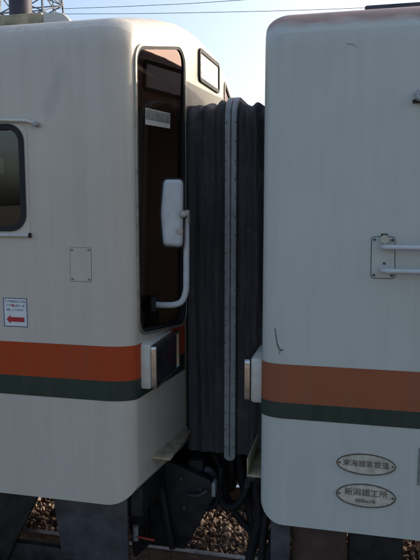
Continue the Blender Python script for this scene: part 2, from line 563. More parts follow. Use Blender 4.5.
track = bpy.data.objects.new('railway_track', None)
SC.collection.objects.link(track)
track['kind'] = 'structure'
prof = [(-0.065, -0.16), (0.065, -0.16), (0.065, -0.148), (0.012, -0.13), (0.010, -0.045), (0.033, -0.034), (0.033, -0.008), (0.024, -0.001), (-0.024, -0.001), (-0.033, -0.008), (-0.033, -0.034), (-0.010, -0.045), (-0.012, -0.13), (-0.065, -0.148)]
for yr in (YC - 0.565, YC + 0.565):
    rr = SLAB('rail', M['rail_side'], track, prof, lambda u, v, d, yr=yr: (d, yr + u, v), -40, 40)
    B('rail_head', M['rail_top'], rr, -40, 40, yr - 0.025, yr + 0.025, -0.004, 0.001, 0)
for i in range(-22, 20):
    x = i * 0.62 + 0.33
    B('sleeper', M['concrete'], track, x - 0.11, x + 0.11, YC - 1.0, YC + 1.0, -0.36, -0.192, 0.015)

# ------------------------------------------------------------------ railcar builder
SWEEP_FAR = math.tan(R(2.0))

class Car:
    def __init__(s, xe, sgn, zb, ztop, length, rx, ry, sweep, crest=0.0):
        s.crest = crest
        s.sweep = math.tan(R(sweep))
        s.xe, s.sgn, s.zb, s.zt, s.len, s.rx, s.ry = xe, sgn, zb, ztop, length, rx, ry
    def swp(s, u):
        return max(0.0, abs(u) - 0.65) * (s.sweep if u < 0 else SWEEP_FAR)
    def section(s):
        zt = s.zt
        cu, cz, r = 1.25, zt - 0.33, 0.20
        half = [(-0.65, s.zb), (-1.45, s.zb)]
        nz = [cz]
        half.append((-1.45, cz))
        tags = []
        for k in range(1, 13):
            th = R(180 - 75 * k / 12)
            half.append((-cu + r * math.cos(th), cz + r * math.sin(th)))
        ue, ze = half[-1]
        zt = zt + s.crest
        rise = zt - ze
        for u in (-1.1, -0.88, -0.65, -0.4, -0.15):
            half.append((u, zt - rise * (u / ue) ** 2))
        return half + [(-u, z) for u, z in half[::-1]]
    def end(s, y, z, d):
        u = y - YC
        a = math.atan(s.sweep if u < 0 else SWEEP_FAR) if abs(u) > 0.65 else 0.0
        x = s.xe - s.sgn * s.swp(u)
        return (x + s.sgn * d * math.cos(a), y + math.copysign(1, u) * d * math.sin(a), z)
    def side(s, x, z, d):
        return (x, YC - 1.45 - d, z)
    def fside(s, x, z, d):
        return (x, YC + 1.45 + d, z)
    def shell(s, parent, mat, roofmat, cutters, roof_from):
        sec = s.section()
        k = len(sec)
        sects = [(s.len, 0.0), (s.len * 0.6, 0.0), (s.len * 0.3, 0.0)]
        for j in range(0, 9):
            t = R(90 * j / 8)
            sects.append((s.rx * (1 - math.sin(t)), s.ry * (1 - math.cos(t))))
        bm = bmesh.new()
        rings = []
        zmid = (s.zb + s.zt) / 2
        for (dx, ins) in sects:
            po = offset_poly(sec, -ins)
            rg = []
            for (u, z), (u0, z0) in zip(po, sec):
                if z0 < s.zb + 0.02:
                    z = s.zb + ins * 1.5 + (z0 - s.zb)
                if abs(abs(u0) - 0.65) < 1e-6:
                    u = u0
                rg.append(bm.verts.new((s.xe - s.sgn * (dx + s.swp(u)), YC + u, z)))
            rings.append(rg)
        for i in range(len(rings) - 1):
            for j in range(k):
                f = bm.faces.new((rings[i][j], rings[i][(j + 1) % k], rings[i + 1][(j + 1) % k], rings[i + 1][j]))
                jj = min(j, k - 2 - j)
                if roof_from <= jj and j < k - 1:
                    f.material_index = 1
        bm.faces.new(rings[0])
        last = rings[-1]
        iu = [i for i, p in enumerate(sec) if abs(abs(p[0]) - 0.65) < 1e-6]   # bottom-near, top-near, top-far, bottom-far
        i0, i1, i2, i3 = iu
        bm.faces.new(last[i0:i1 + 1])
        bm.faces.new(last[i1:i2 + 1] + [last[i3], last[i0]])
        bm.faces.new(last[i2:i3 + 1])
        bmesh.ops.recalc_face_normals(bm, faces=bm.faces)
        me = bpy.data.meshes.new('body')
        bm.to_mesh(me)
        bm.free()
        o = bpy.data.objects.new('body', me)
        SC.collection.objects.link(o)
        me.materials.append(mat)
        me.materials.append(roofmat)
        me.materials.append(M['cab_wall'])
        for p in me.polygons:
            p.use_smooth = True
        md = o.modifiers.new('s', 'SOLIDIFY')
        md.thickness = 0.035
        md.offset = -1
        md.material_offset = 2
        md.material_offset_rim = 0
        cuts = []
        for poly, mp in cutters:
            cb = bmesh.new()
            slab(cb, poly, mp, -0.12, 0.12)
            bmesh.ops.recalc_face_normals(cb, faces=cb.faces)
            cm = bpy.data.meshes.new('c')
            cb.to_mesh(cm)
            cb.free()
            cm.materials.append(mat)
            co = bpy.data.objects.new('c', cm)
            SC.collection.objects.link(co)
            md = o.modifiers.new('b', 'BOOLEAN')
            md.operation = 'DIFFERENCE'
            md.solver = 'EXACT'
            md.object = co
            cuts.append(co)
        dg = bpy.context.evaluated_depsgraph_get()
        dg.update()
        nm = bpy.data.meshes.new_from_object(o.evaluated_get(dg))
        bpy.data.objects.remove(o)
        for c in cuts:
            bpy.data.objects.remove(c)
        nm.set_sharp_from_angle(angle=R(25))
        tmp = bpy.data.objects.new('body', nm)
        SC.collection.objects.link(tmp)
        wn = tmp.modifiers.new('w', 'WEIGHTED_NORMAL')
        wn.keep_sharp = True
        wn.weight = 90
        dg = bpy.context.evaluated_depsgraph_get()
        dg.update()
        nm2 = bpy.data.meshes.new_from_object(tmp.evaluated_get(dg))
        bpy.data.objects.remove(tmp)
        nm2.name = 'body'
        # split the roof skin off into its own part
        out = []
        for nme, keep in (('body', 0), ('roof', 1)):
            m2 = nm2.copy()
            m2.name = nme
            b2 = bmesh.new()
            b2.from_mesh(m2)
            bmesh.ops.delete(b2, geom=[f for f in b2.faces if (f.material_index == 1) != (keep == 1)], context='FACES')
            for f in b2.faces:
                f.material_index = 1 if f.material_index == 2 else 0
            b2.to_mesh(m2)
            b2.free()
            ob = link(nme, m2, mat if keep == 0 else roofmat, parent)
            m2.materials.append(M['cab_wall'])
            out.append(ob)
        return out
    def stripe(s, name, mat, parent, z0, z1, d=0.003, ends=(1,), label=None):
        """painted band: along the near side, round the corner and over the swept end panel"""
        bm = bmesh.new()
        for sd in (-1, 1):
            path = []
            for xx in (s.len - 0.02, s.len * 0.5):
                path.append((xx, 1.45))
            for j in range(0, 13):
                t = R(90 * j / 12)
                path.append((s.rx * (1 - math.sin(t)), 1.45 - s.ry * (1 - math.cos(t))))
            path.append((0.0, 0.66))
            pw = [Vector((s.xe - s.sgn * (dx + s.swp(sd * u)), sd * u)) for dx, u in path]
            pts = []
            for i, p in enumerate(pw):
                tg = (pw[min(i + 1, len(pw) - 1)] - pw[max(i - 1, 0)]).normalized()
                n = Vector((tg.y, -tg.x)) * (-s.sgn * sd) * -1
                # outward: away from the car's middle
                c = Vector((s.xe - s.sgn * 3, 0))
                if n.dot(p - c) < 0:
                    n = -n
                pts.append(p + n * d)
            a_ = [bm.verts.new((p.x, YC + p.y, z0)) for p in pts]
            c_ = [bm.verts.new((p.x, YC + p.y, z1)) for p in pts]
            for i in range(len(pts) - 1):
                bm.faces.new((a_[i], a_[i + 1], c_[i + 1], c_[i]))
        return finish(bm, name, mat, parent, label, 30)

def headlight(car, parent, y0, y1, z0, z1, x_out, far=False):
    """boxy lamp unit on the end: cream housing, chrome bezel, dark lamp window"""
    s = car.sgn
    xw = car.xe - s * 0.16
    xo = x_out
    hb = B('headlight', M['cream'], parent, min(xw, xo - s * 0.022), max(xw, xo - s * 0.022), y0, y1, z0, z1, 0.028)
    mp = lambda y, z, d: (xo + s * d, y, z)
    poly = round_poly([(y0 - 0.002, z0 + 0.012), (y1 + 0.002, z0 + 0.012), (y1 + 0.002, z1 - 0.012), (y0 - 0.002, z1 - 0.012)], 0.02)
    RING('bezel', M['chrome'], hb, poly, -0.018, 0.0, mp, -0.024, 0.006)
    SLAB('lamp_glass', M['lens'], hb, offset_poly(poly, -0.017), mp, -0.006, -0.003)
    SLAB('lamp_backing', M['lamp_back'], hb, offset_poly(poly, -0.016), mp, -0.0215, -0.018)
    w_ = (y1 - y0)
    for f, mt in ((0.27, 'lamp_clear'), (0.73, 'lamp_red')):
        c = (y0 + w_ * f, (z0 + z1) / 2)
        circ = [(c[0] + 0.075 * math.cos(a), c[1] + 0.075 * math.sin(a)) for a in np.linspace(0, 2 * math.pi, 25)[:-1]]
        SLAB('lamp', M[mt], hb, circ, mp, -0.018, -0.011)
    return hb

# ================================================================== left railcar
L = Car(-1.125, 1, 0.765, 3.74, 9.0, 0.17, 0.09, 7.5, 0.065)
left = empty('railcar', (-5.5, YC, 0.0), 'ivory diesel railcar on the left with tall dark end window and round-cornered side window', 'railcar')

W1 = round_poly([(3.405, 1.80), (4.10, 1.735), (4.10, 3.585), (3.405, 3.43)], [0.09, 0.09, 0.10, 0.11], 8)
W1m = round_poly([(5.42, 1.745), (6.085, 1.80), (6.06, 3.42), (5.42, 3.605)], [0.09, 0.09, 0.06, 0.03], 8)
SW = round_poly([(-2.95, 2.40), (-1.862, 2.40), (-1.862, 3.01), (-2.95, 3.01)], 0.10, 8)
FW = round_poly([(-4.75, 2.35), (-3.70, 2.35), (-3.70, 3.09), (-4.75, 3.09)], 0.09, 8)
SW2 = round_poly([(-4.85, 2.40), (-3.35, 2.40), (-3.35, 3.01), (-4.85, 3.01)], 0.10, 8)
SW3 = round_poly([(-6.75, 2.40), (-5.25, 2.40), (-5.25, 3.01), (-6.75, 3.01)], 0.10, 8)
FW3 = round_poly([(-3.35, 2.35), (-2.42, 2.35), (-2.42, 3.06), (-3.35, 3.06)], 0.09, 8)
FW2 = round_poly([(-6.6, 2.35), (-5.2, 2.35), (-5.2, 3.06), (-6.6, 3.06)], 0.09, 8)
L.shell(left, M['white_left'], M['roof_ivory'], [(W1, L.end), (W1m, L.end), (SW, L.side), (FW, L.fside), (FW2, L.fside), (FW3, L.fside), (SW2, L.side), (SW3, L.side)], 8)
L.stripe('orange_stripe', M['orange'], left, 1.528, 1.735, 0.003)
L.stripe('green_stripe', M['green'], left, 1.408, 1.5275, 0.003)

def windscreen(car, parent, poly, label=None):
    wd = SLAB('windscreen', M['glass_dark'], parent, offset_poly(poly, -0.006), lambda y, z, d: car.end(y, z, d + 0.0185 * (z - 3.1)), -0.012, -0.008, label)
    RING('seal', M['rubber'], wd, poly, -0.016, 0.002, car.end, -0.045, 0.008)
    RING('trim', M['trim'], wd, poly, 0.001, 0.016, car.end, -0.004, 0.012)
    return wd
ws = windscreen(L, left, W1, 'tall bronze tinted end window beside the corner')
windscreen(L, left, W1m)
# notices and fittings behind the glass
SLAB('notice', M['paper'], ws, [(3.54, 3.02), (3.89, 3.035), (3.89, 3.13), (3.54, 3.115)], lambda y, z, d: L.end(y, z, d + 0.0185 * (z - 3.1)), -0.0075, -0.0065, 'pale notice stuck high on the tall window')
SLAB('notice_print', M['notice_ink'], ws, [(3.545, 3.050), (3.885, 3.064), (3.885, 3.126), (3.545, 3.111)], lambda y, z, d: L.end(y, z, d + 0.0185 * (z - 3.1)), -0.0064, -0.0058)
# cab inside
B('cab_bulkhead', M['cab_brown'], left, -2.40, -2.36, YC + 0.50, YC + 1.40, 1.161, 3.395, 0)
B('cab_floor', M['cab_wall'], left, -9.5, -1.30, YC - 1.38, YC + 1.38, 1.10, 1.16, 0)
B('cab_ceiling', M['cab_wall'], left, -9.5, -1.35, YC - 1.2, YC + 1.2, 3.40, 3.43, 0)
dk = B('control_desk', M['dark'], left, -1.62, -1.30, YC - 1.28, YC - 0.68, 1.25, 1.93, 0.02)
B('gauge_panel', M['grey_metal'], dk, -1.58, -1.50, YC - 1.22, YC - 0.74, 1.931, 2.06, 0.01)
SLAB('seat_back', M['seat_green'], left, round_poly([(-2.95, 1.3), (-2.36, 1.3), (-2.40, 2.62), (-2.50, 2.78), (-2.86, 2.78)], 0.08, 5), lambda x, z, d: (x, 4.25 + d, z), -0.22, 0.22, None, 40, 0.03)

# destination sign above the gangway
DS = round_poly([(4.50, 3.455), (5.16, 3.475), (5.16, 3.69), (4.50, 3.665)], 0.035, 5)
ds = SLAB('destination_sign', M['display'], left, offset_poly(DS, -0.012), L.end, -0.002, 0.006, 'blank white destination sign above the gangway')
RING('seal', M['rubber'], ds, DS, -0.016, 0.012, L.end, -0.001, 0.016)
for k in range(3):
    SLAB('sign_line', M['display_ink'], ds, [(4.56, 3.51 + k * 0.055), (5.10, 3.52 + k * 0.055), (5.10, 3.53 + k * 0.055), (4.56, 3.52 + k * 0.055)], L.end, 0.006, 0.0075)
# brown panel round the gangway, shadow below its top edge painted into the colour
SLAB('gangway_panel', M['end_brown_shade'], left, [(YC - 0.635, 0.98), (YC + 0.635, 0.98), (YC + 0.635, 3.46), (YC + 0.3, 3.43), (YC - 0.635, 3.375)], L.end, 0.0, 0.006, 'brown end panel round the gangway with painted-in shadow')

# side window, near side
sw = SLAB('side_window', M['glass_side'], left, offset_poly(SW, -0.008), L.side, -0.016, -0.012, 'round-cornered side window in thick black rubber')
RING('seal', M['rubber'], sw, SW, -0.028, 0.004, L.side, -0.03, 0.012)
po = round_poly([(-3.0, 2.376), (-1.838, 2.376), (-1.838, 3.024), (-3.0, 3.024)], [0.01, 0.01, 0.08, 0.08], 8)
pi_ = round_poly([(-2.95, 2.40), (-1.862, 2.40), (-1.862, 3.01), (-2.95, 3.01)], 0.10, 8)
bm = bmesh.new()
ring(bm, po, offset_poly(pi_, 0.003), L.side, -0.001, 0.004)
finish(bm, 'window_frame', M['white_left'], sw, None, 35)
B('window_sill', M['lightgrey'], sw, -3.0, -1.842, 3.3 - 0.022, 3.3 + 0.001, 2.366, 2.384, 0.003)
B('sill_end', M['rubber'], sw, -1.8415, -1.832, 3.3 - 0.022, 3.3 + 0.001, 2.360, 2.388, 0.002)
# drip rail above the window with its turned end
dr = T('drip_rail', M['cream'], left, [(-3.1, 3.275, 3.040), (-2.0, 3.275, 3.034), (-1.82, 3.275, 3.024), (-1.775, 3.278, 3.008)], 0.010, 10, 'thin drip rail above the side window')
B('rail_end', M['grey_metal'], dr, -1.785, -1.757, 3.262, 3.302, 2.992, 3.016, 0.006)

for nwp in (SW2, SW3):
    q = SLAB('side_window', M['glass_clear'], left, offset_poly(nwp, -0.008), L.side, -0.016, -0.012)
    RING('seal', M['rubber'], q, nwp, -0.028, 0.004, L.side, -0.03, 0.012)
# far side windows, glazed
for fwp in (FW, FW2, FW3):
    q = SLAB('side_window', M['glass_clear'], left, offset_poly(fwp, -0.008), L.fside, -0.016, -0.012)
    RING('seal', M['rubber'], q, fwp, -0.028, 0.004, L.fside, -0.03, 0.012)

# inspection hatch with screws
HP = round_poly([(-1.590, 2.112), (-1.462, 2.112), (-1.462, 2.306), (-1.590, 2.306)], 0.006, 3)
hp = SLAB('hatch_panel', M['white_left'], left, HP, L.side, 0.0, 0.0025, 'small screwed hatch panel in the side')
RING('hatch_gap', M['seam'], hp, HP, 0.0, 0.0028, L.side, -0.002, 0.001)
for sx in (-1.578, -1.474):
    for sz in (2.124, 2.294):
        c = [(sx + 0.008 * math.cos(a), sz + 0.008 * math.sin(a)) for a in np.linspace(0, 2 * math.pi, 11)[:-1]]
        SLAB('screw', M['grey_metal'], hp, c, L.side, 0.002, 0.0055)
        SLAB('screw_slot', M['dark'], hp, [(sx - 0.006, sz - 0.0015), (sx + 0.006, sz - 0.0015), (sx + 0.006, sz + 0.0015), (sx - 0.006, sz + 0.0015)], L.side, 0.0055, 0.0062)

# sticker: three lines of writing over a red arrow
sx0, sx1, sz0, sz1 = -2.032, -1.876, 1.826, 2.000
st = SLAB('sticker', M['sticker_white'], left, [(sx0, sz0), (sx1, sz0), (sx1, sz1), (sx0, sz1)], L.side, 0.0005, 0.0018, 'white sticker with blue border and red arrow pointing left')
RING('border', M['ink_blue'], st, [(sx0, sz0), (sx1, sz0), (sx1, sz1), (sx0, sz1)], -0.0045, 0.0, L.side, 0.0018, 0.0024)
cxs = (sx0 + sx1) / 2
text_mesh('lettering', 'ドアをあけるときは', 0.0155, M['ink_blue'], st, L.side, cxs, 1.978, 0.0026, 0.0003)
text_mesh('lettering', 'ドア', 0.0155, M['ink_blue'], st, L.side, cxs - 0.046, 1.953, 0.0026, 0.0003)
text_mesh('lettering', 'ボタンを', 0.0155, M['ink_blue'], st, L.side, cxs + 0.032, 1.953, 0.0026, 0.0003)
text_mesh('lettering', '「開」', 0.0165, M['ink_red'], st, L.side, cxs - 0.0145, 1.953, 0.0027, 0.0004)
text_mesh('lettering', '押してください', 0.0160, M['ink_blue'], st, L.side, cxs, 1.927, 0.0026, 0.0003)
az = 1.870
SLAB('arrow', M['ink_red'], st, [(-2.014, az), (-1.988, az + 0.027), (-1.988, az + 0.014), (-1.896, az + 0.014), (-1.896, az - 0.014), (-1.988, az - 0.014), (-1.988, az - 0.027)], L.side, 0.0018, 0.0026)

# headlights, foot step, mirror
headlight(L, left, 3.42, 3.93, 1.45, 1.735, -1.122)
headlight(L, left, 2 * YC - 3.93, 2 * YC - 3.42, 1.45, 1.735, -1.122)
for y0 in (3.56, 2 * YC - 4.06):
    stp = B('foot_step', M['tan'], left, -1.30, -1.075, y0, y0 + 0.50, 0.962, 0.978, 0.004)
    B('step_bracket', M['dark'], stp, -1.28, -1.13, y0 + 0.22, y0 + 0.25, 0.88, 0.9615, 0.003)
arm = [(-1.185, 3.62, 1.938), (-1.13, 3.60, 1.940), (-1.05, 3.58, 1.948), (-1.00, 3.57, 1.972), (-0.975, 3.57, 2.03), (-0.970, 3.57, 2.12), (-0.968, 3.57, 2.52)]
am = T('mirror', M['lightgrey'], left, catmull(arm, 6), 0.019, 14, 'rear-view mirror with white back on a bent tube arm')
B('arm_base', M['rubber'], am, -1.205, -1.172, 3.58, 3.66, 1.895, 1.985, 0.008)
mc = Vector((-1.034, 3.50, 2.50))
mrot = Matrix.Rotation(R(16), 3, 'Z')
def mmap(u, v, d):
    q = mrot @ Vector((u, -d, v))
    return tuple(mc + q)
MP = round_poly([(-0.056, -0.19), (0.064, -0.20), (0.068, 0.20), (-0.052, 0.20), (-0.070, 0.0)], [0.03, 0.03, 0.03, 0.03, 0.4], 6)
bm = bmesh.new()
lv = []
for d, o_ in ((-0.045, -0.004), (-0.03, 0.0), (0.0, -0.004), (0.010, -0.012), (0.016, -0.022)):
    lv.append([bm.verts.new(mmap(u, v, d)) for u, v in offset_poly(MP, o_)])
for i in range(len(lv) - 1):
    for k in range(len(MP)):
        j = (k + 1) % len(MP)
        bm.faces.new((lv[i][k], lv[i][j], lv[i + 1][j], lv[i + 1][k]))
bm.faces.new(lv[0])
bmesh.ops.triangle_fill(bm, use_beauty=True, edges=[bm.edges.get((lv[-1][k], lv[-1][(k + 1) % len(MP)])) for k in range(len(MP))])
finish(bm, 'mirror_shell', M['lightgrey'], am, None, 20)
RING('mirror_rim', M['rubber'], am, MP, -0.008, 0.006, mmap, -0.050, -0.004)
SLAB('mirror_glass', M['chrome'], am, offset_poly(MP, -0.008), mmap, -0.0475, -0.0455)
bm = bmesh.new()
tube(bm, [mmap(0.062, 0.0, 0.02), mmap(0.062, 0.0, 0.040)], 0.020, 12)
tube(bm, [(-0.968, 3.57, 2.44), (-0.968, 3.57, 2.51)], 0.024, 12)
tube(bm, [mmap(0.055, 0.0, 0.04), (-0.968, 3.565, 2.48)], 0.013, 8)
finish(bm, 'mirror_clamp', M['trim'], am, None, 50)
bm = bmesh.new()
tube(bm, [mmap(0.045, -0.10, 0.018), mmap(0.045, -0.10, 0.036)], 0.018, 10)
finish(bm, 'mirror_bolt', M['trim'], am, None, 50)

# roof fittings
rl = B('roof_gutter', M['tan'], left, -9.5, -1.86, 3.56, 3.62, 3.60, 3.70, 0.008, 'grey-brown gutter along the roof edge')
bm = bmesh.new()
slab(bm, [(-1.861, 3.60), (-1.861, 3.695), (-1.78, 3.70), (-1.73, 3.69), (-1.69, 3.655), (-1.66, 3.60)], lambda x, z, d: (x, 3.60 + d, z), -0.03, 0.02)
finish(bm, 'gutter_end', M['cream'], rl, None, 40, 0.008)
bm = bmesh.new()
tube(bm, [(-2.58, 4.6, 3.60), (-2.58, 4.6, 4.70)], 0.088, 24)
stk = finish(bm, 'exhaust_stack', M['stack'], left, 'dark exhaust stack on the roof', 40)
bm = bmesh.new()
tube(bm, [(-2.58, 4.6, 3.66), (-2.58, 4.6, 3.80)], 0.12, 24)
finish(bm, 'stack_collar', M['dark'], stk, None, 40)

# ================================================================== right railcar
Rc = Car(-0.530, -1, 0.765, 3.69, 9.0, 0.13, 0.08, 4.0, 0.05)
right = empty('railcar', (4.0, YC, 0.0), 'ivory railcar on the right with two oval builder plates, grab rail and rust-brown roof edge', 'railcar')
RW1 = [(3.56 + (y - 3.405) * 0.76, z - 0.06) for y, z in W1]
RW1m = [(2 * YC - y, z) for y, z in RW1][::-1]
Rc.shell(right, M['white_right'], M['roof_rust'], [(RW1, Rc.end), (RW1m, Rc.end)], 5)
Rc.stripe('orange_stripe', M['orange_faded'], right, 1.4755, 1.690, 0.003)
Rc.stripe('green_stripe', M['green'], right, 1.385, 1.475, 0.003)
windscreen(Rc, right, RW1)
windscreen(Rc, right, RW1m)
B('cab_bulkhead', M['cab_brown'], right, 0.9, 0.94, YC - 1.40, YC + 1.40, 0.95, 3.40, 0)
DSr = [(y, z - 0.045) for y, z in DS]
dsr = SLAB('destination_sign', M['display'], right, offset_poly(DSr, -0.012), Rc.end, 0.0065, 0.010)
RING('seal', M['rubber'], dsr, DSr, -0.016, 0.012, Rc.end, 0.005, 0.020)
SLAB('gangway_panel', M['end_maroon'], right, [(YC - 0.635, 0.98), (YC + 0.635, 0.98), (YC + 0.635, 3.58), (YC + 0.3, 3.63), (YC - 0.3, 3.63), (YC - 0.635, 3.58)], Rc.end, 0.0, 0.006)
headlight(Rc, right, 3.42, 3.80, 1.415, 1.685, -0.580)
headlight(Rc, right, 2 * YC - 3.80, 2 * YC - 3.42, 1.415, 1.685, -0.60)
for y0 in (3.50, 2 * YC - 3.92):
    stp = B('foot_step', M['tan'], right, -0.583, -0.40, y0, y0 + 0.42, 0.935, 0.95, 0.004)
    B('step_riser', M['tan'], stp, -0.583, -0.573, y0, y0 + 0.42, 0.951, 1.05, 0.003)

# grab rails on a bolted plate
gp = round_poly([(0.096, 2.176), (0.212, 2.176), (0.204, 2.386), (0.094, 2.386)], 0.012, 4)
gr = SLAB('grab_rail_plate', M['white_right'], right, gp, Rc.side, 0.0, 0.004, 'bolted plate carrying two grab rails')
RING('plate_edge', M['darkblue'], gr, gp, 0.0, 0.004, Rc.side, -0.002, 0.0015)
for z, zz in ((2.338, 2.338), (2.219, 2.219)):
    pts = [(0.150, 3.300, z), (0.150, 3.262, z), (0.158, 3.236, z), (0.185, 3.225, z), (0.30, 3.225, z), (0.62, 3.225, z), (0.85, 3.225, z), (0.90, 3.236, z), (0.905, 3.262, z), (0.905, 3.300, z)]
    T('grab_rail', M['lightgrey'], gr, catmull(pts, 5), 0.014, 12)
bm = bmesh.new()
tube(bm, [(0.156, 3.30, 2.378), (0.156, 3.25, 2.378)], 0.021, 12)
finish(bm, 'latch_knob', M['bronze'], gr, None, 40)
B('latch_plate', M['dark'], gr, 0.138, 0.172, 3.285, 3.2955, 2.392, 2.404, 0.003)
for bx_, bz_ in ((0.106, 2.374), (0.196, 2.372), (0.108, 2.19), (0.198, 2.19), (0.158, 2.252)):
    c = [(bx_ + 0.007 * math.cos(a), bz_ + 0.007 * math.sin(a)) for a in np.linspace(0, 2 * math.pi, 9)[:-1]]
    SLAB('bolt', M['darkblue'], gr, c, Rc.side, 0.004, 0.010)
# lamp bracket hook further up
hk = T('lamp_hook', M['grey_metal'], right, catmull([(0.30, 3.302, 3.095), (0.29, 3.275, 3.098), (0.284, 3.255, 3.08), (0.30, 3.25, 3.062), (0.36, 3.25, 3.066)], 5), 0.012, 10, 'small hooked bracket high on the side')
B('hook_plate', M['dark'], hk, 0.268, 0.40, 3.288, 3.302, 3.05, 3.068, 0.003)
B('edge_slot', M['seam'], right, 0.366, 0.376, 3.294, 3.302, 1.075, 1.28, 0.002)

# oval builder's plates
def oval(cx, cz, a, b_, lines, tilt=0.0):
    pl = [(cx + a * math.cos(t), cz + b_ * math.sin(t)) for t in np.linspace(0, 2 * math.pi, 49)[:-1]]
    p = SLAB('builders_plate', M['bronze'], right, pl, Rc.side, 0.0, 0.006, 'oval cast plate with raised characters')
    RING('rim', M['bronze_dark'], p, pl, -0.006, 0.0, Rc.side, 0.0055, 0.0085)
    for sx in (-1, 1):
        c = [(cx + sx * (a - 0.017) + 0.006 * math.cos(t), cz + 0.006 * math.sin(t)) for t in np.linspace(0, 2 * math.pi, 9)[:-1]]
        SLAB('screw', M['bronze_dark'], p, c, Rc.side, 0.006, 0.0095)
    for body, dz, sz, sx in lines:
        text_mesh('lettering', body, sz, M['bronze_dark'], p, Rc.side, cx, cz + dz, 0.0065, 0.0, 0.0012, sx)
    return p
o1 = oval(0.099, 1.166, 0.155, 0.060, [('東海旅客鉄道', 0.0, 0.040, 1.02)])
o1['label'] = 'upper oval cast plate with one line of characters'
o2 = oval(0.103, 0.990, 0.157, 0.067, [('新潟鐵工所', 0.014, 0.044, 1.04), ('昭和63年', -0.033, 0.024, 1.15)])
o2['label'] = 'lower oval cast plate with two lines of characters'

# roof unit
ru = B('roof_unit', M['darkblue'], right, 0.03, 4.5, 4.0, 5.5, 3.55, 3.74, 0.01, 'long dark unit on the roof')
B('unit_lid', M['dark'], ru, 0.10, 4.4, 4.30, 5.20, 3.741, 3.765, 0.008)

# ================================================================== running gear below both cars
# left car: plates and sills under the skirt
SLAB('skirt_plate', M['darkblue'], left, [(-1.875, 0.80), (-1.345, 0.80), (-1.345, 0.25), (-1.80, 0.25)], lambda x, z, d: (x, 3.50 + d, z), 0.0, 0.03, 'dark blue-grey plate hanging below the skirt', 30, 0.006)
SLAB('skirt_plate', M['dark'], left, [(-1.89, 0.80), (-3.2, 0.80), (-3.2, 0.16), (-2.22, 0.16)], lambda x, z, d: (x, 3.50 + d, z), 0.0, 0.04, None, 30, 0.01)
B('lower_beam', M['dark'], left, -3.2, -1.36, 3.535, 3.60, 0.12, 0.295, 0.01)
B('buffer_beam', M['dark'], left, -1.32, -1.24, YC - 1.25, YC + 1.25, 0.60, 0.80, 0.01)
B('centre_sill', M['dark'], left, -9.0, -1.33, YC - 0.32, YC + 0.32, 0.62, 0.80, 0.01)
SLAB('snow_plough', M['dark'], left, [(YC - 1.0, 0.62), (YC - 0.28, 0.62), (YC - 0.22, 0.12), (YC - 0.92, 0.12)], lambda y, z, d: (-1.20 + d - 0.25 * abs(y - YC), y, z), 0.0, 0.02, None, 30, 0.004)
SLAB('snow_plough', M['dark'], left, [(YC + 0.28, 0.62), (YC + 1.0, 0.62), (YC + 0.92, 0.12), (YC + 0.22, 0.12)], lambda y, z, d: (-1.20 + d - 0.25 * abs(y - YC), y, z), 0.0, 0.02, None, 30, 0.004)
pb = SLAB('plough_bracket', M['dark'], left, [(-1.30, 0.80), (-0.92, 0.66), (-0.88, 0.56), (-1.10, 0.13), (-1.36, 0.13), (-1.36, 0.62)], lambda x, z, d: (x, 4.0 + d, z), -0.02, 0.03, None, 30, 0.006)
B('bracket_edge', M['grey_metal'], pb, -0.905, -0.878, 3.965, 4.04, 0.55, 0.65, 0.005)
T('air_pipe', M['darkblue'], pb, catmull([(-1.08, 3.96, 0.55), (-1.0, 3.94, 0.56), (-0.93, 3.95, 0.60)], 5), 0.014, 10)
T('valve_handle', M['red_cock'], left, [(-1.36, 3.72, 0.335), (-1.24, 3.72, 0.325)], 0.008, 8, 'small red cock handle under the corner')
T('valve_body', M['grey_metal'], left, [(-1.38, 3.74, 0.30), (-1.38, 3.74, 0.40)], 0.02, 8)

def coupler(car, parent, xh):
    s = car.sgn
    xb = car.xe - s * 0.2
    c = B('coupler', M['dark'], parent, min(xb, xh - s * 0.16), max(xb, xh - s * 0.16), YC - 0.08, YC + 0.08, 0.76, 0.92, 0.02)
    bm = bmesh.new()
    slab(bm, [(xh - s * 0.2, YC - 0.16), (xh - s * 0.02, YC - 0.18), (xh, YC - 0.06), (xh - s * 0.04, YC + 0.02), (xh + s * 0.05, YC + 0.10), (xh - s * 0.02, YC + 0.18), (xh - s * 0.2, YC + 0.15)], lambda x, y, d: (x, y, d), 0.72, 0.98)
    finish(bm, 'coupler_head', M['dark'], c, None, 35, 0.015)
    return c
coupler(L, left, -0.80)
coupler(Rc, right, -0.80)
B('draft_gear', M['dark'], left, -1.38, -0.83, 4.42, 5.08, 0.36, 0.76, 0.03)
B('draft_gear', M['dark'], right, -0.79, -0.45, 4.42, 5.08, 0.34, 0.76, 0.03)
B('footplate_beam', M['dark'], left, -1.12, -0.86, 4.24, 5.26, 0.82, 0.98, 0.01)
B('footplate_beam', M['dark'], right, -0.76, -0.56, 4.24, 5.26, 0.80, 0.96, 0.01)

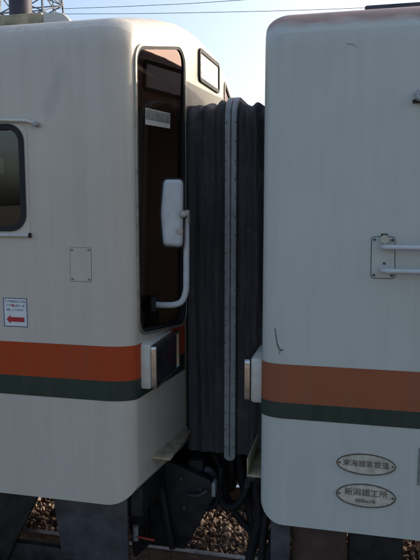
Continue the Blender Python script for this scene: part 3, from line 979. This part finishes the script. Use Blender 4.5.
# right car
SLAB('skirt_plate', M['darkblue'], right, [(-0.435, 0.80), (-0.318, 0.80), (-0.318, 0.16), (-0.435, 0.16)], lambda x, z, d: (x, 3.50 + d, z), 0.0, 0.03, 'narrow blue-grey hanger below the skirt', 30, 0.006)
B('equipment_box', M['rustbox'], right, -0.316, 0.01, 3.56, 4.1, 0.20, 0.80, 0.01, 'rust-stained equipment box below the skirt')
B('equipment_box', M['dark'], right, 0.02, 0.335, 3.60, 4.1, 0.20, 0.80, 0.01)
B('buffer_beam', M['dark'], right, -0.46, -0.38, YC - 1.15, YC + 1.25, 0.60, 0.80, 0.01)
B('centre_sill', M['dark'], right, -0.36, 9.0, YC - 0.32, YC + 0.32, 0.62, 0.80, 0.01)
SLAB('snow_plough', M['dark'], right, [(YC - 1.0, 0.62), (YC - 0.34, 0.62), (YC - 0.30, 0.14), (YC - 0.92, 0.14)], lambda y, z, d: (-0.50 + d + 0.25 * abs(y - YC), y, z), 0.0, 0.02, None, 30, 0.004)

def wheelset(car, parent, x):
    ax = T('axle', M['dark'], parent, [(x, YC - 0.75, 0.43), (x, YC + 0.75, 0.43)], 0.07, 16)
    for sd in (-1, 1):
        bm = bmesh.new()
        pr = [(0.43, -0.06), (0.43, 0.05), (0.36, 0.06), (0.34, 0.02), (0.12, 0.02), (0.12, -0.05), (0.34, -0.04), (0.36, -0.06)]
        pr[0] = (0.45, -0.06)
        rg = []
        nn = 40
        for k in range(nn):
            t = 2 * math.pi * k / nn
            rg.append([bm.verts.new((x + r_ * math.cos(t), YC + sd * (0.56 + q), 0.43 + r_ * math.sin(t))) for r_, q in pr])
        for k in range(nn):
            for j in range(len(pr)):
                bm.faces.new((rg[k][j], rg[k][(j + 1) % len(pr)], rg[(k + 1) % nn][(j + 1) % len(pr)], rg[(k + 1) % nn][j]))
        finish(bm, 'wheel', M['dark'], ax, None, 35)
for x in (-3.35, -5.15):
    wheelset(L, left, x)
for x in (1.75, 3.55):
    wheelset(Rc, right, x)
B('bogie_frame', M['dark'], left, -6.1, -3.6, 3.72, 3.90, 0.36, 0.62, 0.02)
B('bogie_frame', M['dark'], right, 1.1, 4.2, 3.72, 3.90, 0.36, 0.62, 0.02)

# ================================================================== hoses hanging between the cars
def hose(name, label, pts, r, cat='hose'):
    bm = bmesh.new()
    tube(bm, catmull(pts, 8), r, 12)
    o = finish(bm, name, M['rubber'], None, None, 50)
    o['label'] = label
    o['category'] = cat
    o['group'] = 'hoses and cables hanging between the cars'
    return o
hose('air_hose', 'thick black air hose curving down leftmost in the gap between the cars', [(-0.98, 4.30, 0.74), (-0.90, 4.29, 0.58), (-0.86, 4.28, 0.40), (-0.77, 4.27, 0.26), (-0.66, 4.27, 0.16), (-0.57, 4.28, 0.13), (-0.48, 4.3, 0.24), (-0.44, 4.3, 0.5), (-0.44, 4.3, 0.72)], 0.027)
hose('air_hose', 'second black air hose hanging steeply beside the right car', [(-0.78, 4.34, 0.74), (-0.755, 4.33, 0.52), (-0.70, 4.31, 0.36), (-0.675, 4.30, 0.20), (-0.62, 4.29, 0.07), (-0.54, 4.30, 0.04), (-0.46, 4.32, 0.2), (-0.44, 4.34, 0.72)], 0.032)
hose('jumper_cable', 'black jumper cable looping low in front of the right car corner', [(-0.62, 4.20, 0.78), (-0.625, 4.18, 0.55), (-0.60, 4.16, 0.34), (-0.63, 4.14, 0.18), (-0.66, 4.14, 0.02), (-0.60, 4.14, -0.06), (-0.52, 4.16, 0.05), (-0.47, 4.2, 0.4), (-0.45, 4.2, 0.72)], 0.036, 'cable')
hose('jumper_cable', 'thin black cable tangled behind the air hoses', [(-1.06, 4.42, 0.76), (-0.97, 4.42, 0.52), (-0.91, 4.42, 0.46), (-0.885, 4.42, 0.58), (-0.89, 4.42, 0.78)], 0.016, 'cable')
hose('jumper_cable', 'black cable sagging deepest behind the hoses', [(-0.94, 4.6, 0.80), (-0.86, 4.6, 0.62), (-0.74, 4.6, 0.50), (-0.62, 4.6, 0.42), (-0.50, 4.6, 0.55), (-0.44, 4.6, 0.72)], 0.022, 'cable')

# ================================================================== gangway bellows
gang = empty('gangway_bellows', (-0.81, YC, 0.8), 'black canvas gangway bellows with grey riveted frame between the two cars', 'gangway')
GY, GZ0, GZ1, GR = 0.60, 0.80, 3.235, 0.13
def hoop(n):
    """points (u, z, nu, nz) along the inverted U"""
    pts = []
    hs = GZ1 - GR - GZ0
    n1, n2, n3 = int(n * 0.40), 8, int(n * 0.16)
    for i in range(n1):
        pts.append((-GY, GZ0 + hs * i / n1, -1, 0))
    for i in range(n2):
        t = R(180 - 90 * i / n2)
        pts.append((-GY + GR + GR * math.cos(t), GZ1 - GR + GR * math.sin(t), math.cos(t), math.sin(t)))
    for i in range(n3):
        pts.append((-GY + GR + (2 * GY - 2 * GR) * i / n3, GZ1, 0, 1))
    for i in range(n2):
        t = R(90 - 90 * i / n2)
        pts.append((GY - GR + GR * math.cos(t), GZ1 - GR + GR * math.sin(t), math.cos(t), math.sin(t)))
    for i in range(n1 + 1):
        pts.append((GY, GZ1 - GR - hs * i / n1, 1, 0))
    return pts
def fabric(name, x0, x1, folds, seed, bulge, label):
    H = hoop(150)
    m = 44
    bm = bmesh.new()
    rows = []
    for i, (u, z, nu, nz) in enumerate(H):
        row = []
        for j in range(m + 1):
            s = j / m
            x = x0 + (x1 - x0) * s
            env = math.sin(math.pi * s) ** 0.5
            wob = noise.noise(Vector((x * 2.0 + seed, z * 0.9, u * 0.9)))
            off = bulge * math.sin(math.pi * s) * (0.6 + 0.6 * wob)
            ph = folds * 2 * math.pi * s + 1.6 * noise.noise(Vector((seed, z * 1.1, u)))
            off += 0.014 * env * math.cos(ph)
            off += 0.020 * env * noise.noise(Vector((x * 20 + seed, z * 1.3 + seed, u * 3)))
            off += 0.009 * env * (0.5 - abs(noise.noise(Vector((x * 30 + z * 1.5, z * 2.6, u * 5 + seed)))))
            top = max(0.0, nz)
            off -= top * (0.015 * math.sin(math.pi * s))
            off += top * 0.03 * noise.noise(Vector((x * 14, u * 9, seed)))
            drop = 0.0
            if z > GZ1 - 0.4:      # canvas gathers in puckers towards the top
                drop = 0.018 * env * noise.noise(Vector((x * 22, z * 11, seed + 3)))
            row.append(bm.verts.new((x, YC + u + nu * (off + drop), z + nz * (off + drop))))
        rows.append(row)
    for i in range(len(rows) - 1):
        for j in range(m):
            bm.faces.new((rows[i][j], rows[i][j + 1], rows[i + 1][j + 1], rows[i + 1][j]))
    me = bpy.data.meshes.new(name)
    bm.to_mesh(me)
    bm.free()
    for p in me.polygons:
        p.use_smooth = True
    o = link(name, me, M['bellows'], gang, label)
    return o
fabric('bellows_fabric', -1.120, -0.849, 2.5, 1.3, 0.03, 'black canvas folds on the side of the left car')
fabric('bellows_fabric', -0.767, -0.535, 2.0, 7.7, 0.02, 'black canvas folds on the side of the right car')

def frame(x0, x1, name='frame_hoop'):
    H = hoop(110)
    bm = bmesh.new()
    ri, ro = -0.03, 0.042
    rows = []
    n = len(H)
    for i, (u, z, nu, nz) in enumerate(H):
        e = min(i, n - 1 - i)
        row = []
        for x, d in ((x0, ri), (x0, ro - 0.004), (x0 + 0.004, ro), (x1 - 0.004, ro), (x1, ro - 0.004), (x1, ri)):
            row.append(bm.verts.new((x, YC + u + nu * d, z + nz * d - (0.012 if e == 0 else 0))))
        rows.append(row)
    for i in range(n - 1):
        for j in range(6):
            bm.faces.new((rows[i][j], rows[i][(j + 1) % 6], rows[i + 1][(j + 1) % 6], rows[i + 1][j]))
    bm.faces.new(rows[0])
    bm.faces.new(rows[-1][::-1])
    return finish(bm, name, M['grey_metal'], gang, None, 35)
h1 = frame(-0.848, -0.810)
h2 = frame(-0.806, -0.768)
bm = bmesh.new()                             # rivets, too small to pick out one by one
for xx in (-0.839, -0.777):
    for k in range(19):
        z = 0.86 + k * 0.124
        for sd in (-1, 1):
            yb = YC + sd * (GY + 0.042)
            tube(bm, [(xx, yb - sd * 0.001, z), (xx, yb + sd * 0.006, z)], 0.006, 8)
o = finish(bm, 'rivets', M['seam'], gang, None, 40)
o['kind'] = 'stuff'
for sd in (-1, 1):
    yb = YC + sd * (GY + 0.034)
    c = [(-0.808 + 0.039 * math.cos(a), 0.79 + 0.03 * math.sin(a)) for a in np.linspace(math.pi, 2 * math.pi, 13)]
    SLAB('frame_toe', M['grey_metal'], gang, c, lambda x, z, d, yb=yb: (x, yb + d, z), -0.006, 0.006)

# ================================================================== lattice tower and overhead wires far behind
TX, TY = -43.1, 80.0
tw = empty('lattice_tower', (TX, TY, -0.42), 'distant steel lattice pylon rising behind the left car roof', 'pylon')
def hw(z):
    return 4.2 - 1.2 * min(1.0, (z + 0.42) / 30.0) if z < 30 else 3.0 - 2.2 * min(1.0, (z - 30) / 16.0)
levels = [-0.42, 5, 10, 14.5, 18.5, 22, 25, 27.6, 30.0, 32.4, 35, 38, 42, 46]
corners = [(-1, -1), (1, -1), (1, 1), (-1, 1)]
def cpt(c, z):
    h = hw(z)
    return (TX + c[0] * h, TY + c[1] * h, z)
for c in corners:
    T('tower_leg', M['tower'], tw, [cpt(c, z) for z in levels], 0.17, 6)
for i in range(4):
    c0, c1 = corners[i], corners[(i + 1) % 4]
    bm = bmesh.new()
    for a_, b2 in zip(levels[:-1], levels[1:]):
        tube(bm, [cpt(c0, a_), cpt(c1, b2)], 0.085, 5)
        tube(bm, [cpt(c1, a_), cpt(c0, b2)], 0.085, 5)
        tube(bm, [cpt(c0, b2), cpt(c1, b2)], 0.085, 5)
        mid = (Vector(cpt(c0, b2)) + Vector(cpt(c1, b2))) / 2
        tube(bm, [mid, (Vector(cpt(c0, a_)) + Vector(cpt(c1, a_))) / 2], 0.085, 5)
    finish(bm, 'tower_bracing', M['tower'], tw, None, 50)

def wire(name, label, pts):
    bm = bmesh.new()
    tube(bm, catmull(pts, 6), 0.035, 6)
    o = finish(bm, name, M['cable'], None, None, 60)
    o['label'] = label
    o['category'] = 'cable'
    o['group'] = 'overhead cables behind the cars'
wire('overhead_cable', 'upper thin black overhead cable crossing the sky', [(-40.2, 80, 28.65), (-27, 80, 28.20), (-14.6, 80, 28.0), (20, 80, 28.1), (60, 80, 29.5)])
wire('overhead_cable', 'lower thin black overhead cable dipping behind the right car', [(-40.2, 80, 28.02), (-22.4, 80, 26.98), (0.6, 80, 26.05), (25, 80, 25.9), (60, 80, 26.9)])

# ================================================================== small gear in the gap, below the floor
for (x, z) in ((-1.27, 0.66), (-1.12, 0.66), (-0.98, 0.60), (-1.10, 0.45), (-1.20, 0.30), (-1.27, 0.50)):
    T('bolt', M['darkblue'], pb, [(x, 3.985, z), (x, 3.962, z)], 0.016, 6)
SLAB('stiffener', M['dark'], pb, [(-1.30, 0.74), (-1.26, 0.74), (-1.16, 0.15), (-1.20, 0.15)], lambda x, z, d: (x, 3.97 + d, z), -0.05, 0.008, None, 30, 0.004)
B('valve_block', M['dark'], left, -1.10, -0.99, 4.06, 4.20, 0.62, 0.76, 0.012)
T('angle_cock', M['darkblue'], left, catmull([(-1.02, 4.12, 0.66), (-0.96, 4.14, 0.66), (-0.93, 4.16, 0.60)], 5), 0.028, 10)
B('valve_block', M['dark'], right, -0.62, -0.50, 4.06, 4.20, 0.62, 0.76, 0.012)
T('angle_cock', M['darkblue'], right, catmull([(-0.60, 4.12, 0.64), (-0.66, 4.14, 0.64), (-0.69, 4.16, 0.56)], 5), 0.028, 10)
hose('air_hose', 'short black hose crossing in front of the draft gear', [(-0.93, 4.16, 0.60), (-0.90, 4.15, 0.48), (-0.84, 4.14, 0.40), (-0.76, 4.14, 0.42), (-0.71, 4.15, 0.50), (-0.69, 4.16, 0.57)], 0.024)
hose('jumper_cable', 'black cable bundled against the left plough bracket', [(-1.04, 4.10, 0.64), (-1.00, 4.08, 0.50), (-0.93, 4.07, 0.42), (-0.885, 4.08, 0.50), (-0.87, 4.12, 0.70)], 0.018, 'cable')
hose('jumper_cable', 'black cable hanging straight down beside the right hanger plate', [(-0.50, 4.0, 0.78), (-0.52, 3.98, 0.50), (-0.545, 3.97, 0.28), (-0.55, 3.98, 0.10), (-0.50, 4.02, -0.02), (-0.43, 4.06, 0.12), (-0.40, 4.08, 0.6)], 0.026, 'cable')
